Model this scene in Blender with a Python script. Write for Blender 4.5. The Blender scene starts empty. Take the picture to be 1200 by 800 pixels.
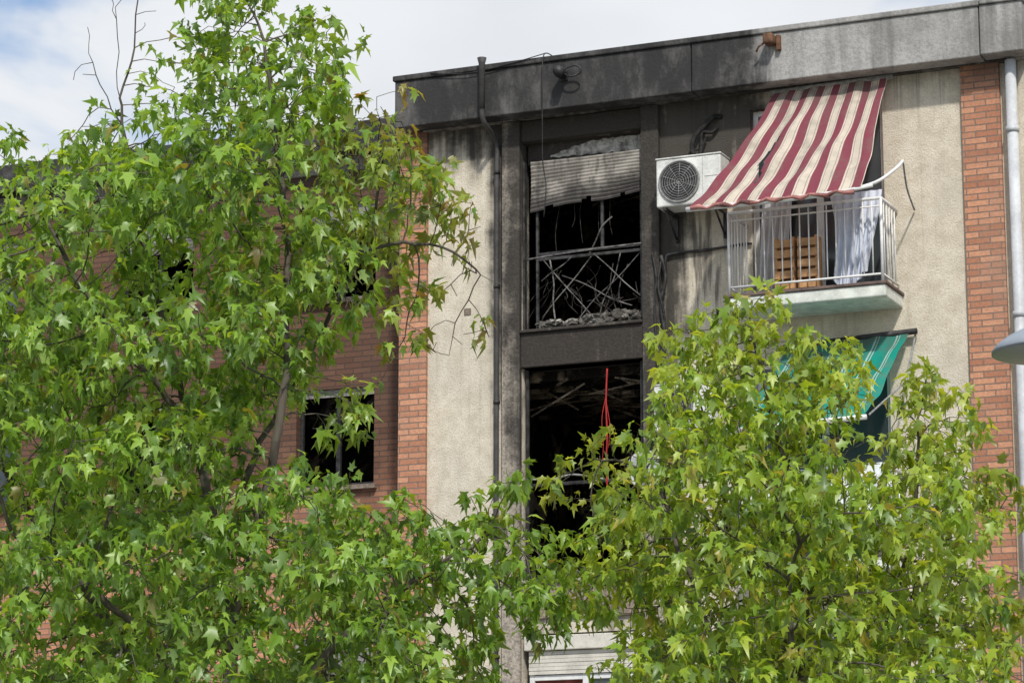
import bpy, bmesh, math, random
import numpy as np
from mathutils import Vector, Matrix
R=math.radians
random.seed(7)
scene=bpy.context.scene

# ---------------------------------------------------------------- helpers
class NT:
    def __init__(s,name,rough=0.8,spec=0.3):
        s.mat=bpy.data.materials.new(name); s.mat.use_nodes=True
        s.t=s.mat.node_tree; s.n=s.t.nodes; s.l=s.t.links
        s.b=s.n['Principled BSDF']; s.b.inputs['Roughness'].default_value=rough
        s.b.inputs['Specular IOR Level'].default_value=spec
        s._co=None
    def put(s,sock,v):
        if isinstance(v,bpy.types.NodeSocket): s.l.new(v,sock)
        elif v is not None:
            if isinstance(v,(tuple,list)) and len(v)==3 and sock.type=='RGBA': v=(*v,1)
            sock.default_value=v
    def co(s):
        if s._co is None:
            tc=s.n.new('ShaderNodeTexCoord'); s._co=tc.outputs['Object']
            sp=s.n.new('ShaderNodeSeparateXYZ'); s.l.new(s._co,sp.inputs[0])
            s.x,s.y,s.z=sp.outputs
        return s._co
    def comb(s,x,y,z):
        c=s.n.new('ShaderNodeCombineXYZ')
        for i,v in enumerate((x,y,z)): s.put(c.inputs[i],v)
        return c.outputs[0]
    def m(s,op,a,b=None,c=None,clamp=False):
        k=s.n.new('ShaderNodeMath'); k.operation=op; k.use_clamp=clamp
        for i,v in enumerate((a,b,c)):
            if v is not None: s.put(k.inputs[i],v)
        return k.outputs[0]
    def scl(s,v,f):
        k=s.n.new('ShaderNodeVectorMath'); k.operation='MULTIPLY'
        s.put(k.inputs[0],v); k.inputs[1].default_value=f; return k.outputs[0]
    def noise(s,scale,detail=4,vec=None,rough=0.55,dist=0.0):
        k=s.n.new('ShaderNodeTexNoise'); s.put(k.inputs['Vector'],vec or s.co())
        k.inputs['Scale'].default_value=scale; k.inputs['Detail'].default_value=min(detail,5)
        k.inputs['Roughness'].default_value=rough; k.inputs['Distortion'].default_value=dist
        return k.outputs['Fac']
    def mr(s,v,a,b,c=0.0,d=1.0,smooth=True):
        k=s.n.new('ShaderNodeMapRange'); k.interpolation_type='SMOOTHSTEP' if smooth else 'LINEAR'
        s.put(k.inputs[0],v)
        for i,q in enumerate((a,b,c,d)): k.inputs[i+1].default_value=q
        return k.outputs[0]
    def mix(s,f,a,b,mode='MIX'):
        k=s.n.new('ShaderNodeMix'); k.data_type='RGBA'; k.blend_type=mode
        s.put(k.inputs[0],f); s.put(k.inputs[6],a); s.put(k.inputs[7],b)
        return k.outputs[2]
    def bump(s,h,strength=0.4,dist=0.01):
        k=s.n.new('ShaderNodeBump'); s.put(k.inputs['Height'],h)
        k.inputs['Strength'].default_value=strength; k.inputs['Distance'].default_value=dist
        s.l.new(k.outputs[0],s.b.inputs['Normal'])
    def col(s,c): s.put(s.b.inputs['Base Color'],c); return s.mat

def simple(name,c,rough=0.6,metal=0.0,var=0.25,sc=6,spec=0.3,bump=0.15):
    k=NT(name,rough,spec); k.co(); k.b.inputs['Metallic'].default_value=metal
    n=k.noise(sc,4); n2=k.noise(sc*9,2)
    d=tuple(v*(1-var*1.5) for v in c); l=tuple(min(1,v*(1+var)) for v in c)
    k.bump(n2,bump,0.005)
    return k.col(k.mix(k.mr(k.m('ADD',k.m('MULTIPLY',n,.7),k.m('MULTIPLY',n2,.3)),.3,.7),d,l))

def mat_stucco():
    k=NT('weathered_stucco',.9,.15); k.co()
    n=k.noise(1.6,5,rough=.62); st=k.noise(1.0,4,vec=k.scl(k.co(),(7,7,.55)))
    right=k.m('GREATER_THAN',k.x,1.2)
    # soot from the burnt bay (x -0.1..1.9)
    p1=k.m('MULTIPLY',k.m('MULTIPLY',k.mr(k.x,3.9,2.6),k.mr(k.z,9.7,10.7)),right)
    p2=k.m('MULTIPLY',k.m('MULTIPLY',k.mr(k.x,2.5,1.95),k.mr(k.z,6.8,9.6,.45,1)),right)
    p3=k.m('MULTIPLY',k.m('MULTIPLY',k.mr(k.x,-.55,-.08),k.mr(k.x,1.9,1.7)),k.mr(k.z,6.5,11.2,.25,1))
    p4=k.m('MULTIPLY',k.m('MULTIPLY',k.mr(k.x,-1.6,-.3,.3,.75),k.mr(k.x,1.2,1.1)),k.mr(k.z,10.1,11.2))
    p=k.m('MAXIMUM',k.m('MAXIMUM',p1,p2),k.m('MAXIMUM',p3,p4))
    j=k.m('ADD',k.m('MULTIPLY',k.m('SUBTRACT',n,.5),1.5),k.m('MULTIPLY',k.m('SUBTRACT',st,.5),1.2))
    s=k.m('MULTIPLY',k.mr(k.m('ADD',p,j),.2,.8),k.mr(p,.05,.3))
    g=k.noise(48,4,rough=.75); g2=k.noise(5,5,rough=.7); big=k.noise(.9,3)
    c=k.mix(k.mr(g2,.3,.7),(.58,.51,.395),(.77,.70,.57))
    c=k.mix(k.mr(g,.34,.54,.45,0),c,(.34,.30,.235))
    c=k.mix(k.mr(big,.42,.68,0,.35),c,(.48,.44,.37))
    dr=k.noise(1.0,5,vec=k.scl(k.co(),(13,13,.32)),rough=.65)
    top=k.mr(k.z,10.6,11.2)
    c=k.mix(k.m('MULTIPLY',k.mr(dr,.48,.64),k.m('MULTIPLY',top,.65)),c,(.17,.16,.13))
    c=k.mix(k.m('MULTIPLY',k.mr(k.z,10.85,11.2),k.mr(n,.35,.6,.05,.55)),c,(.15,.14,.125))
    c=k.mix(k.m('MULTIPLY',k.mr(dr,.54,.72),.36),c,(.27,.245,.20))
    zone=k.m('MULTIPLY',k.m('MULTIPLY',k.mr(k.x,1.9,2.1),k.mr(k.x,3.0,2.6)),k.m('MULTIPLY',k.mr(k.z,8.2,8.9),k.mr(k.z,10.2,9.7)))
    d2=k.noise(1.0,4,vec=k.scl(k.co(),(11,11,.8)))
    c=k.mix(k.m('MULTIPLY',zone,k.mr(d2,.50,.62,0,.8)),c,(.10,.09,.08))
    c=k.mix(k.m('MULTIPLY',s,.94),c,(.038,.034,.031))
    k.bump(g,.8,.02)
    return k.col(c)

def mat_fascia():
    k=NT('fascia_concrete',.88,.15); k.co()
    n=k.noise(1.1,5,rough=.66); f=k.noise(30,4,rough=.7); st=k.noise(1,5,vec=k.scl(k.co(),(4,4,.4)),rough=.6)
    c=k.mix(k.mr(n,.3,.7),(.27,.26,.245),(.44,.43,.41))
    c=k.mix(k.mr(f,.35,.6,.4,0),c,(.17,.165,.155))
    c=k.mix(k.mr(st,.45,.68,0,.7),c,(.15,.145,.135))
    p=k.mr(k.x,4.0,2.6)
    j=k.m('ADD',k.m('MULTIPLY',k.m('SUBTRACT',n,.5),1.7),k.m('MULTIPLY',k.m('SUBTRACT',st,.5),1.1))
    s=k.mr(k.m('ADD',p,j),.25,.8)
    soot=k.mix(k.mr(k.noise(1,5,vec=k.scl(k.co(),(2.3,2.3,1.1)),rough=.7),.44,.72),(.030,.029,.029),(.13,.125,.12))
    c=k.mix(k.m('MULTIPLY',s,.96),c,soot)
    k.bump(f,.6,.018)
    return k.col(c)

def mat_sootconc(name,base,amount,seed):
    k=NT(name,.9,.15); k.co()
    off=k.n.new('ShaderNodeVectorMath'); off.operation='ADD'; k.l.new(k.co(),off.inputs[0]); off.inputs[1].default_value=(seed,seed*2,0)
    v=off.outputs[0]
    n=k.noise(2.2,5,vec=v,rough=.65); f=k.noise(35,4,vec=v); st=k.noise(1,5,vec=k.scl(v,(9,9,.6)))
    c=k.mix(k.mr(f,.3,.7),tuple(q*.6 for q in base),tuple(min(1,q*1.2) for q in base))
    hz=k.mr(k.z,5.2,8.8,-.35,.12)
    edge=k.m('MULTIPLY',k.mr(k.x,-.10,.13),.22)
    s=k.mr(k.m('ADD',k.m('ADD',k.m('ADD',k.m('MULTIPLY',n,.9),k.m('MULTIPLY',st,.6)),hz),edge),.82-amount,1.3-amount)
    c=k.mix(k.m('MULTIPLY',s,.92),c,(.030,.027,.025))
    k.bump(k.m('ADD',f,n),.6,.02)
    return k.col(c)

def mat_brick():
    k=NT('orange_brick',.85,.15); k.co()
    u=k.m('ADD',k.x,k.y)
    b=k.n.new('ShaderNodeTexBrick'); k.l.new(k.comb(u,k.z,0.0),b.inputs['Vector'])
    b.inputs['Scale'].default_value=1; b.inputs['Brick Width'].default_value=.25; b.inputs['Row Height'].default_value=.072
    b.inputs['Mortar Size'].default_value=.0075; b.inputs['Mortar Smooth'].default_value=.2; b.inputs['Bias'].default_value=-.1
    b.inputs['Color1'].default_value=(.60,.30,.18,1); b.inputs['Color2'].default_value=(.37,.16,.095,1); b.inputs['Mortar'].default_value=(.22,.17,.135,1)
    n=k.noise(1.4,5); f=k.noise(40,3)
    c=k.mix(k.mr(f,.3,.7,.3,0),b.outputs['Color'],(.16,.08,.055))
    c=k.mix(k.mr(n,.45,.75,0,.4),c,(.32,.23,.18))
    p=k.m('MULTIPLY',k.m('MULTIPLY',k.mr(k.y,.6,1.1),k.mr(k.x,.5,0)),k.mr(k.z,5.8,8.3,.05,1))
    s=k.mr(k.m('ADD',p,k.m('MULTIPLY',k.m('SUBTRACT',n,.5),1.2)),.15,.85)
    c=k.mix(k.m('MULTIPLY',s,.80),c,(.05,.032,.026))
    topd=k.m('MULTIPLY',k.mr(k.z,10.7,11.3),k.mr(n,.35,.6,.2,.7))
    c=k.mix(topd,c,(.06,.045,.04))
    k.bump(k.m('SUBTRACT',k.m('MULTIPLY',f,.3),b.outputs['Fac']),.8,.014)
    return k.col(c)

def mat_char():
    k=NT('charred_interior',.95,.1); k.co()
    n=k.noise(3.5,5,rough=.7,dist=.6); m=k.noise(1.2,3)
    c=k.mix(k.mr(n,.52,.75),(.016,.014,.013),(.14,.12,.10))
    c=k.mix(k.m('MULTIPLY',k.mr(m,.47,.6),k.mr(n,.46,.56)),c,(.38,.31,.23))
    k.bump(n,.9,.05)
    return k.col(c)

def mat_stripes(name,cols,period,widths):
    k=NT(name,.85,.1); 
    uv=k.n.new('ShaderNodeUVMap'); sp=k.n.new('ShaderNodeSeparateXYZ'); k.l.new(uv.outputs[0],sp.inputs[0])
    k.co()
    f=k.m('FRACT',k.m('MULTIPLY',sp.outputs[0],period))
    c=cols[0]
    for (a,b,cc) in widths:
        msk=k.m('MULTIPLY',k.m('GREATER_THAN',f,a),k.m('LESS_THAN',f,b))
        c=k.mix(msk,c,cc)
    n=k.noise(5,5,rough=.65); w=k.noise(250,1)
    c=k.mix(k.mr(n,.40,.72,0,.42),c,(.22,.18,.15))
    dirty=k.m('MULTIPLY',k.mr(sp.outputs[1],.75,1.0),k.mr(n,.3,.6,.1,.6))
    c=k.mix(dirty,c,(.12,.09,.08))
    k.bump(k.m('ADD',n,k.m('MULTIPLY',w,.2)),.4,.02)
    k.col(c)
    tr=k.n.new('ShaderNodeBsdfTranslucent'); k.put(tr.inputs[0],c)
    mx=k.n.new('ShaderNodeMixShader'); mx.inputs[0].default_value=.3
    k.l.new(k.b.outputs[0],mx.inputs[1]); k.l.new(tr.outputs[0],mx.inputs[2])
    k.l.new(mx.outputs[0],k.n['Material Output'].inputs[0])
    return k.mat

def mat_shutter():
    k=NT('smoked_shutter_slats',.6,.2); k.co()
    n=k.noise(3,5,rough=.65)
    c=k.mix(k.mr(n,.35,.65),(.16,.145,.125),(.36,.33,.29))
    z=k.m('ADD',k.z,k.m('MULTIPLY',k.m('SUBTRACT',n,.5),.6))
    c=k.mix(k.mr(z,10.50,10.24,0,.92),c,(.045,.041,.038))
    c=k.mix(k.mr(k.noise(1,4,vec=k.scl(k.co(),(14,14,3))),.5,.65,0,.7),c,(.10,.09,.08))
    k.bump(n,.3,.01)
    return k.col(c)

STUC=mat_stucco(); FASC=mat_fascia(); BRICK=mat_brick(); CHAR=mat_char()
COLM=mat_sootconc('sooty_column_render',(.36,.315,.26),.24,3.1)
BAND=mat_sootconc('sooty_band_render',(.28,.225,.18),.26,9.7)
SOFF=mat_sootconc('soffit_render',(.30,.28,.25),.12,5.2)
SILLM=simple('stone_sill',(.36,.33,.29),.85,0,.3,7)
BLACKM=simple('burnt_metal',(.045,.043,.042),.55,.3,.5,12)
GREYPIPE=simple('dark_drainpipe_plastic',(.06,.057,.055),.6,0,.3)
WPIPE=simple('pale_pipe_plastic',(.52,.53,.54),.5,0,.15,3)
WHITE=simple('white_painted_metal',(.70,.70,.68),.45,.0,.1,8)
DULLW=simple('dull_dish_paint',(.42,.43,.43),.5,.0,.2,5)
ACW=simple('ac_casing_paint',(.66,.66,.62),.5,0,.2,4)
ACG=simple('ac_grille_grey',(.26,.26,.25),.6,0,.3,20)
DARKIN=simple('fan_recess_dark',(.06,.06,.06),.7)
SHUT=mat_shutter()
SHUTG=simple('grey_shutter_slats',(.25,.24,.22),.6,.1,.4,4)
SHUTW=simple('beige_shutter_slats',(.58,.55,.48),.55,0,.15,4)
WOOD=simple('pine_slats',(.50,.28,.13),.7,0,.25,9)
RUST=simple('rusty_iron',(.16,.085,.05),.85,.2,.4,15)
CLOTH=simple('white_cloth',(.62,.62,.63),.9,0,.1,5)
REDM=simple('red_hose_rubber',(.36,.025,.02),.5,0,.2)
PLAST=simple('fallen_plaster',(.36,.34,.30),.95,0,.6,9,bump=.6)
RUBB=simple('burnt_rubble',(.13,.12,.105),.95,0,.6,9,bump=.8)
PALESLAB=simple('pale_painted_slab',(.66,.68,.61),.8,0,.18,7)
LAMPG=simple('lamp_grey_paint',(.30,.33,.36),.35,.3,.08,3,.5)
TILE=simple('dark_edge_tile',(.14,.10,.085),.7,0,.3,9)
ROOF=simple('roof_gravel',(.28,.27,.25),.95,0,.3,9)
REDIN=simple('red_curtain',(.25,.07,.05),.9,0,.3)
def glassmat():
    k=NT('dusty_window_glass',.12,.6); k.co(); n=k.noise(2,4)
    k.bump(k.noise(.8,2),.05,.02)
    return k.col(k.mix(n,(.02,.025,.03),(.07,.08,.085)))
GLASS=glassmat()

def link(o,parent=None):
    scene.collection.objects.link(o)
    if parent: o.parent=parent
    return o
def empty(name,loc=(0,0,0)):
    e=bpy.data.objects.new(name,None); e.location=loc; e.empty_display_size=.3; scene.collection.objects.link(e); return e
def mesh(name,v,f,mat,parent=None,smooth=False):
    me=bpy.data.meshes.new(name); me.from_pydata([tuple(q) for q in v],[],f); me.update()
    if mat: me.materials.append(mat)
    if smooth: me.polygons.foreach_set('use_smooth',[True]*len(me.polygons))
    o=bpy.data.objects.new(name,me); return link(o,parent)
def boxvf(x0,x1,y0,y1,z0,z1):
    v=[(x0,y0,z0),(x1,y0,z0),(x1,y1,z0),(x0,y1,z0),(x0,y0,z1),(x1,y0,z1),(x1,y1,z1),(x0,y1,z1)]
    f=[(0,3,2,1),(4,5,6,7),(0,1,5,4),(1,2,6,5),(2,3,7,6),(3,0,4,7)]
    return v,f
def box(name,x0,x1,y0,y1,z0,z1,mat,parent=None,bev=.008):
    v,f=boxvf(x0,x1,y0,y1,z0,z1); o=mesh(name,v,f,mat,parent)
    if bev:
        m=o.modifiers.new('b','BEVEL'); m.width=bev; m.segments=2
    return o
def boxes(name,lst,mat,parent=None,bev=0):
    V=[];F=[]
    for b in lst:
        v,f=boxvf(*b); k=len(V); V+=v; F+=[tuple(i+k for i in q) for q in f]
    o=mesh(name,V,F,mat,parent)
    if bev:
        m=o.modifiers.new('b','BEVEL'); m.width=bev; m.segments=2
    return o
def tubevf(pts,r,n=8,closed=False):
    P=[Vector(p) for p in pts]; V=[];F=[]
    rs=r if isinstance(r,(list,tuple)) else [r]*len(P)
    up=Vector((0.13,0.31,.94)).normalized(); prev=None
    for i,p in enumerate(P):
        a=P[max(0,i-1)];b=P[min(len(P)-1,i+1)]
        if closed: a=P[i-1]; b=P[(i+1)%len(P)]
        d=(b-a).normalized()
        if prev is None:
            e=d.cross(up)
            if e.length<.1: e=d.cross(Vector((1,0,0)))
            e.normalize()
        else:
            e=(prev-d*prev.dot(d)).normalized()
        prev=e; g=d.cross(e)
        for j in range(n):
            t=2*math.pi*j/n; V.append(p+(e*math.cos(t)+g*math.sin(t))*rs[i])
    m=len(P)
    for i in range(m if closed else m-1):
        i2=(i+1)%m
        for j in range(n):
            F.append((i*n+j,i*n+(j+1)%n,i2*n+(j+1)%n,i2*n+j))
    if not closed:
        F.append(tuple(range(n-1,-1,-1))); F.append(tuple((m-1)*n+j for j in range(n)))
    return V,F
def tube(name,pts,r,mat,parent=None,n=8,closed=False):
    V,F=tubevf(pts,r,n,closed); return mesh(name,V,F,mat,parent,True)
def tubes(name,lst,mat,parent=None,n=6):
    V=[];F=[]
    for pts,r in lst:
        v,f=tubevf(pts,r,n); k=len(V); V+=v; F+=[tuple(i+k for i in q) for q in f]
    return mesh(name,V,F,mat,parent,True)
def smoothpath(pts,sub=6):
    P=[Vector(p) for p in pts]; out=[]
    for i in range(len(P)-1):
        p0=P[max(0,i-1)];p1=P[i];p2=P[i+1];p3=P[min(len(P)-1,i+2)]
        for k in range(sub):
            t=k/sub
            out.append(.5*((2*p1)+(p2-p0)*t+(2*p0-5*p1+4*p2-p3)*t*t+(3*p1-p0-3*p2+p3)*t**3))
    out.append(P[-1]); return out
def wall(name,x0,x1,z0,z1,y,holes,mat,parent,depth=.22):
    xs=sorted({x0,x1,*[h[0] for h in holes],*[h[1] for h in holes]}); zs=sorted({z0,z1,*[h[2] for h in holes],*[h[3] for h in holes]})
    V=[];F=[]
    def q(a,b,c,d): k=len(V); V.extend([a,b,c,d]); F.append((k,k+1,k+2,k+3))
    for i in range(len(xs)-1):
        for j in range(len(zs)-1):
            cx=(xs[i]+xs[i+1])/2; cz=(zs[j]+zs[j+1])/2
            if any(h[0]<cx<h[1] and h[2]<cz<h[3] for h in holes): continue
            q((xs[i],y,zs[j]),(xs[i+1],y,zs[j]),(xs[i+1],y,zs[j+1]),(xs[i],y,zs[j+1]))
    for a,b,c,d in holes:
        Y=y+depth
        q((a,y,c),(a,y,d),(a,Y,d),(a,Y,c)); q((b,y,c),(b,Y,c),(b,Y,d),(b,y,d))
        q((a,y,c),(a,Y,c),(b,Y,c),(b,y,c)); q((a,y,d),(b,y,d),(b,Y,d),(a,Y,d))
    return mesh(name,V,F,mat,parent)
def room(name,x0,x1,y0,y1,z0,z1,mat,parent):
    v,f=boxvf(x0,x1,y0,y1,z0,z1); f=[tuple(reversed(q)) for q in f if q!=(0,1,5,4)]
    return mesh(name,v,f,mat,parent)

# ---------------------------------------------------------------- building
B=empty('apartment_building')
floors=[(8.62,10.95),(5.65,8.19),(2.62,5.05)]
centre_holes=[(.13,1.68,a,b) for a,b in floors]
doors=[(3.02,4.60,8.68,11.02),(3.02,4.60,5.68,8.02),(3.02,4.60,2.68,5.02)]
wall('front_wall',-1.12,5.55,0,11.3,0,centre_holes+doors,STUC,B)
wall('end_wall_strip',5.95,6.75,0,11.3,0.0,[],STUC,B)
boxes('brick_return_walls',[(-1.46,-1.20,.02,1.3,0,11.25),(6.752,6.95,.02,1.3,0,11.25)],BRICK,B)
box('brick_pier_a',-1.46,-1.10,-.06,.3,0,11.235,BRICK,B,.006)
box('brick_pier_b',5.53,5.97,-.06,.3,0,11.235,BRICK,B,.006)
def wing(nm,x0,x1,holes):
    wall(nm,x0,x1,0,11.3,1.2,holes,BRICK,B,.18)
lw=[]
for cx in (-2.95,-5.6,-8.3,-11.0):
    for z0 in (9.55,7.15,4.0,1.2):
        lw.append((cx-.55,cx+.55,z0,z0+1.25))
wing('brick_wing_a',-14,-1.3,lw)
rw=[(cx-.55,cx+.55,z0,z0+1.25) for cx in (8.6,11.3) for z0 in (9.55,6.8,4.0,1.2)]
wing('brick_wing_b',6.9,14,rw)
room('wing_rooms_a',-14,-1.47,1.35,4,.1,11.1,CHAR,B); room('wing_rooms_b',6.96,14,1.35,4,.1,11.1,CHAR,B)
fr=[];sh=[];gl=[]
for i,h in enumerate(lw+rw):
    a,b,c,d=h
    for bx in ((a,a+.05,1.3,1.34,c,d),(b-.05,b,1.3,1.34,c,d),(a+.05,b-.05,1.3,1.34,c,c+.05),(a+.05,b-.05,1.3,1.34,d-.05,d),((a+b)/2-.03,(a+b)/2+.03,1.3,1.345,c+.05,d-.05)): fr.append(bx)
    burnt=(i in (0,1,4,5))
    if not burnt:
        gl.append((a+.05,b-.05,1.325,1.33,c+.05,d-.05))
    n=[8,2,9,14][i%4] if i!=1 else 2
    for s in range(n): sh.append((a+.01,b-.01,1.245+.004*(s%2),1.27,d-.05-.05*s+.003,d-.05*s))
boxes('wing_window_frames',fr,BLACKM,B); boxes('wing_window_glass',gl,GLASS,B); boxes('wing_shutters',sh,SHUTG,B)
boxes('wing_sills',[(h[0]-.05,h[1]+.05,1.12,1.36,h[2]-.06,h[2]-.002) for h in lw+rw],BAND,B,.005)

boxes('bay_columns',[(-.10,.128,-.07,.20,0,11.21),(1.682,1.90,-.07,.20,0,11.21)],COLM,B,.006)
boxes('bay_bands',[(.13,1.68,-.045,.30,8.19,8.60),(.13,1.68,-.045,.30,5.22,5.63),(.13,1.68,-.045,.30,2.2,2.6)],BAND,B,.012)
boxes('bay_sills',[(.131,1.679,-.085,.31,8.603,8.64),(.131,1.679,-.085,.31,5.633,5.67)],COLM,B,.01)
box('bay_lintel',.131,1.679,-.03,.30,10.955,11.208,BAND,B,.01)
for i,(a,b) in enumerate([(8.45,11.0),(5.45,8.25),(2.45,5.1)]):
    room('burnt_room',-.9,2.75,.22,4.2,a,b,CHAR,B)
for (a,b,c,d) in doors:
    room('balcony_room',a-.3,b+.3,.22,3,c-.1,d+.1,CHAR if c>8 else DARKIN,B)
fr=[];gl=[]
for (a,b,c,d) in doors:
    w=.06
    fr+=[(a,a+w,.10,.15,c,d),(b-w,b,.10,.15,c,d),(a+w,b-w,.10,.15,d-w,d),((a+b)/2-.04,(a+b)/2+.04,.10,.155,c,d-w),(a+w,b-w,.10,.148,c,c+.08)]
    gl+=[(a+w,(a+b)/2-.04,.122,.127,c+.08,d-w),((a+b)/2+.04,b-w,.122,.127,c+.08,d-w)]
boxes('balcony_door_frames',fr,WHITE,B,.004); boxes('balcony_door_glass',gl,GLASS,B)

box('fascia_main',-1.40,2.42,-.35,-.10,11.22,11.80,FASC,B,.012)
box('fascia_main_b',2.432,5.83,-.352,-.10,11.222,11.80,FASC,B,.012)
box('fascia_main_cap',-1.42,5.845,-.38,-.08,11.803,11.87,FASC,B,.012)
box('fascia_end',5.842,6.32,-.35,-.10,11.235,11.81,FASC,B,.012)
box('fascia_end_cap',5.85,6.34,-.38,-.08,11.813,11.88,FASC,B,.012)
box('fascia_return_a',-1.40,-1.15,-.098,.9,11.225,11.80,FASC,B,.012)
box('fascia_return_b',6.07,6.32,-.098,.9,11.225,11.80,FASC,B,.012)
box('fascia_wing_a',-14.2,-1.16,.9,1.15,11.40,11.78,FASC,B,.012)
box('fascia_wing_b',6.08,14.2,.9,1.15,11.40,11.78,FASC,B,.012)
box('soffit_main',-1.14,6.06,-.098,.9,11.215,11.40,SOFF,B,0)
box('soffit_wings',-14.2,14.2,1.152,1.5,11.21,11.4,SOFF,B,0)
box('roof_slab',-14.1,14.1,.902,11,11.42,11.75,ROOF,B,0)
box('back_walls',-14,14,10.7,11,0,11.4,STUC,B,0)
boxes('gable_walls',[(-14.0,-13.8,1.22,10.69,0,11.4),(13.8,14.0,1.22,10.69,0,11.4)],BRICK,B)

# upper bay
rng=random.Random(3)
box('shutter_box_panel',.16,1.66,.12,.16,10.70,10.95,BAND,B,0)
top=[];bot=[]
N_=30
for i in range(N_+1):
    u=i/N_; x=.46+u*1.19
    top.append((x,.112+rng.uniform(-.004,.004),10.80+.13*math.sin(min(1,u*1.6)*math.pi*.5)+rng.uniform(-.02,.0)))
    bot.append((x,.108+rng.uniform(-.004,.004),10.76+rng.uniform(-.012,.012)-.03*u))
V=top+bot; F=[(N_+1+i,N_+2+i,i+1,i) for i in range(N_)]
mesh('peeled_plaster_patch',V,F,PLAST,B)
V=[];F=[]
nx=24
for s in range(13):
    for e in (0,1,2):
        for i in range(nx+1):
            u=i/nx; x=.22+u*1.45
            sag=.11*(1-u)**1.5+.016*math.sin(u*9+s*.15)*(s/13)+.03*max(0,math.sin(u*2.6+.5))*(s/13)
            z=10.72-(s+e/2.0)*.038*(1+.03*u)-sag*(s/12)
            y=.06+ (0.009 if e==1 else 0)*-1 +.02*math.sin(u*4+s*.3)
            V.append((x,y,z))
for s in range(38):
    for i in range(nx):
        if (s>35 and i in (3,4,11,12,19)) or (s>33 and i==12): continue
        k=s*(nx+1)+i
        F.append((k,k+nx+1,k+nx+2,k+1))
o=mesh('sagging_shutter',V,F,SHUT,B); mm=o.modifiers.new('s','SOLIDIFY'); mm.thickness=.004
SCF=simple('scorched_frame',(.07,.068,.065),.5,.4,.5,9)
fl=[(.135,.155+.0,.02,.10,8.645,10.72),(.27,.30,.10,.14,8.645,10.70),(1.60,1.64,.10,.14,8.645,10.70),(1.10,1.135,.105,.14,9.60,10.3),
    (.30,1.60,.10,.14,9.50,9.535),(.30,1.60,.105,.14,9.565,9.60),(.30,1.60,.10,.14,8.66,8.70)]
boxes('burnt_window_frame',fl,SCF,B,.003)
bars=[((.38,.06,9.5),(1.05,.02,8.72)),((1.0,.05,9.48),(.35,.1,8.80)),((1.05,.0,9.5),(1.62,.05,8.95)),((1.62,.06,9.48),(.85,.0,8.72)),
      ((.6,.12,9.3),(1.5,.08,8.85)),((1.35,.1,9.5),(1.05,.15,8.7)),((.45,.1,9.5),(.55,.02,8.75)),((.34,.1,9.25),(.75,.05,9.5)),((.9,.2,9.52),(1.25,.1,9.95))]
def bent(a,b,s=.04):
    a=Vector(a);b=Vector(b)
    J=lambda:Vector((rng.uniform(-s,s),rng.uniform(-s,s),rng.uniform(-s,s)))
    return smoothpath([a,a.lerp(b,.35)+J(),a.lerp(b,.7)+J(),b],4)
tubes('twisted_bars',[(bent(a,b,.03),rng.uniform(.006,.011)) for a,b in bars],simple('scorched_steel',(.15,.14,.13),.7,.2,.7,12),B)
L=[]
for i in range(30):
    a=(rng.uniform(.32,1.6),rng.uniform(.08,.35),rng.uniform(8.9,9.5)); b=(a[0]+rng.uniform(-.5,.5),rng.uniform(.05,.35),rng.uniform(8.68,9.1))
    L.append((bent(a,b,.06),rng.uniform(.003,.008)))
for i in range(5):
    a=(rng.uniform(.35,1.6),rng.uniform(.1,.4),10.3); L.append((bent(a,(a[0]+rng.uniform(-.1,.1),.2,rng.uniform(9.6,10.0)),.03),rng.uniform(.003,.005)))
tubes('tangled_debris',L,simple('charred_wire',(.06,.053,.047),.85,.1,.6,12),B,4)
tubes('awning_rail_remains',[(smoothpath([(.2,-.02,9.50),(.9,-.03,9.54),(1.68,-.02,9.56)],4),.012)],simple('scorched_aluminium',(.20,.19,.18),.6,.4,.5,12),B)
def rubble(nm,x0,x1,y0,y1,z,n,smin,smax,mat,seed):
    r=random.Random(seed)
    bm=bmesh.new()
    for i in range(n):
        c=Vector((r.uniform(x0,x1),r.uniform(y0,y1),z+r.uniform(-.01,.04))); s=r.uniform(smin,smax)
        q=bmesh.ops.create_icosphere(bm,subdivisions=1,radius=s*.5)['verts']
        sc=Vector((r.uniform(.5,1.5),r.uniform(.5,1.3),r.uniform(.3,1.1))); rot=Matrix.Rotation(r.uniform(0,6),3,'X')@Matrix.Rotation(r.uniform(0,6),3,'Y')
        for v in q:
            w=rot@(v.co*r.uniform(.55,1.2)); v.co=c+Vector((w.x*sc.x,w.y*sc.y,w.z*sc.z))
    me=bpy.data.meshes.new(nm); bm.to_mesh(me); bm.free(); me.materials.append(mat)
    return link(bpy.data.objects.new(nm,me),B)
rubble('sill_rubble',.32,1.62,.0,.3,8.68,110,.05,.19,RUBB,4)
rubble('sill_rubble_heap',.9,1.62,.05,.5,8.74,60,.08,.24,RUBB,14)
rubble('sill_rubble_pale',.4,1.6,-.02,.25,8.70,34,.04,.15,PLAST,5)
r=random.Random(11); L=[]
for zt in (10.9,8.12):
    for i in range(40):
        x=r.uniform(.0,1.9); y=r.uniform(.35,2.2); a=r.uniform(-1.4,1.4); l=r.uniform(.3,1.3)
        L.append(([(x,y,zt-r.uniform(0,.1)),(x+l*math.sin(a)*.9,y+r.uniform(-.3,.3),zt-l*r.uniform(.02,.35))],r.uniform(.006,.024)))
tubes('fallen_ceiling_battens',L,simple('charred_timber',(.28,.225,.17),.9,0,.7,6),B,4)
L=[]
for i in range(9):
    y=.4+i*.33; L.append((-.8,2.6,y,y+.09,8.10,8.22))
boxes('ceiling_joists',L,CHAR,B,.01)
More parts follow.
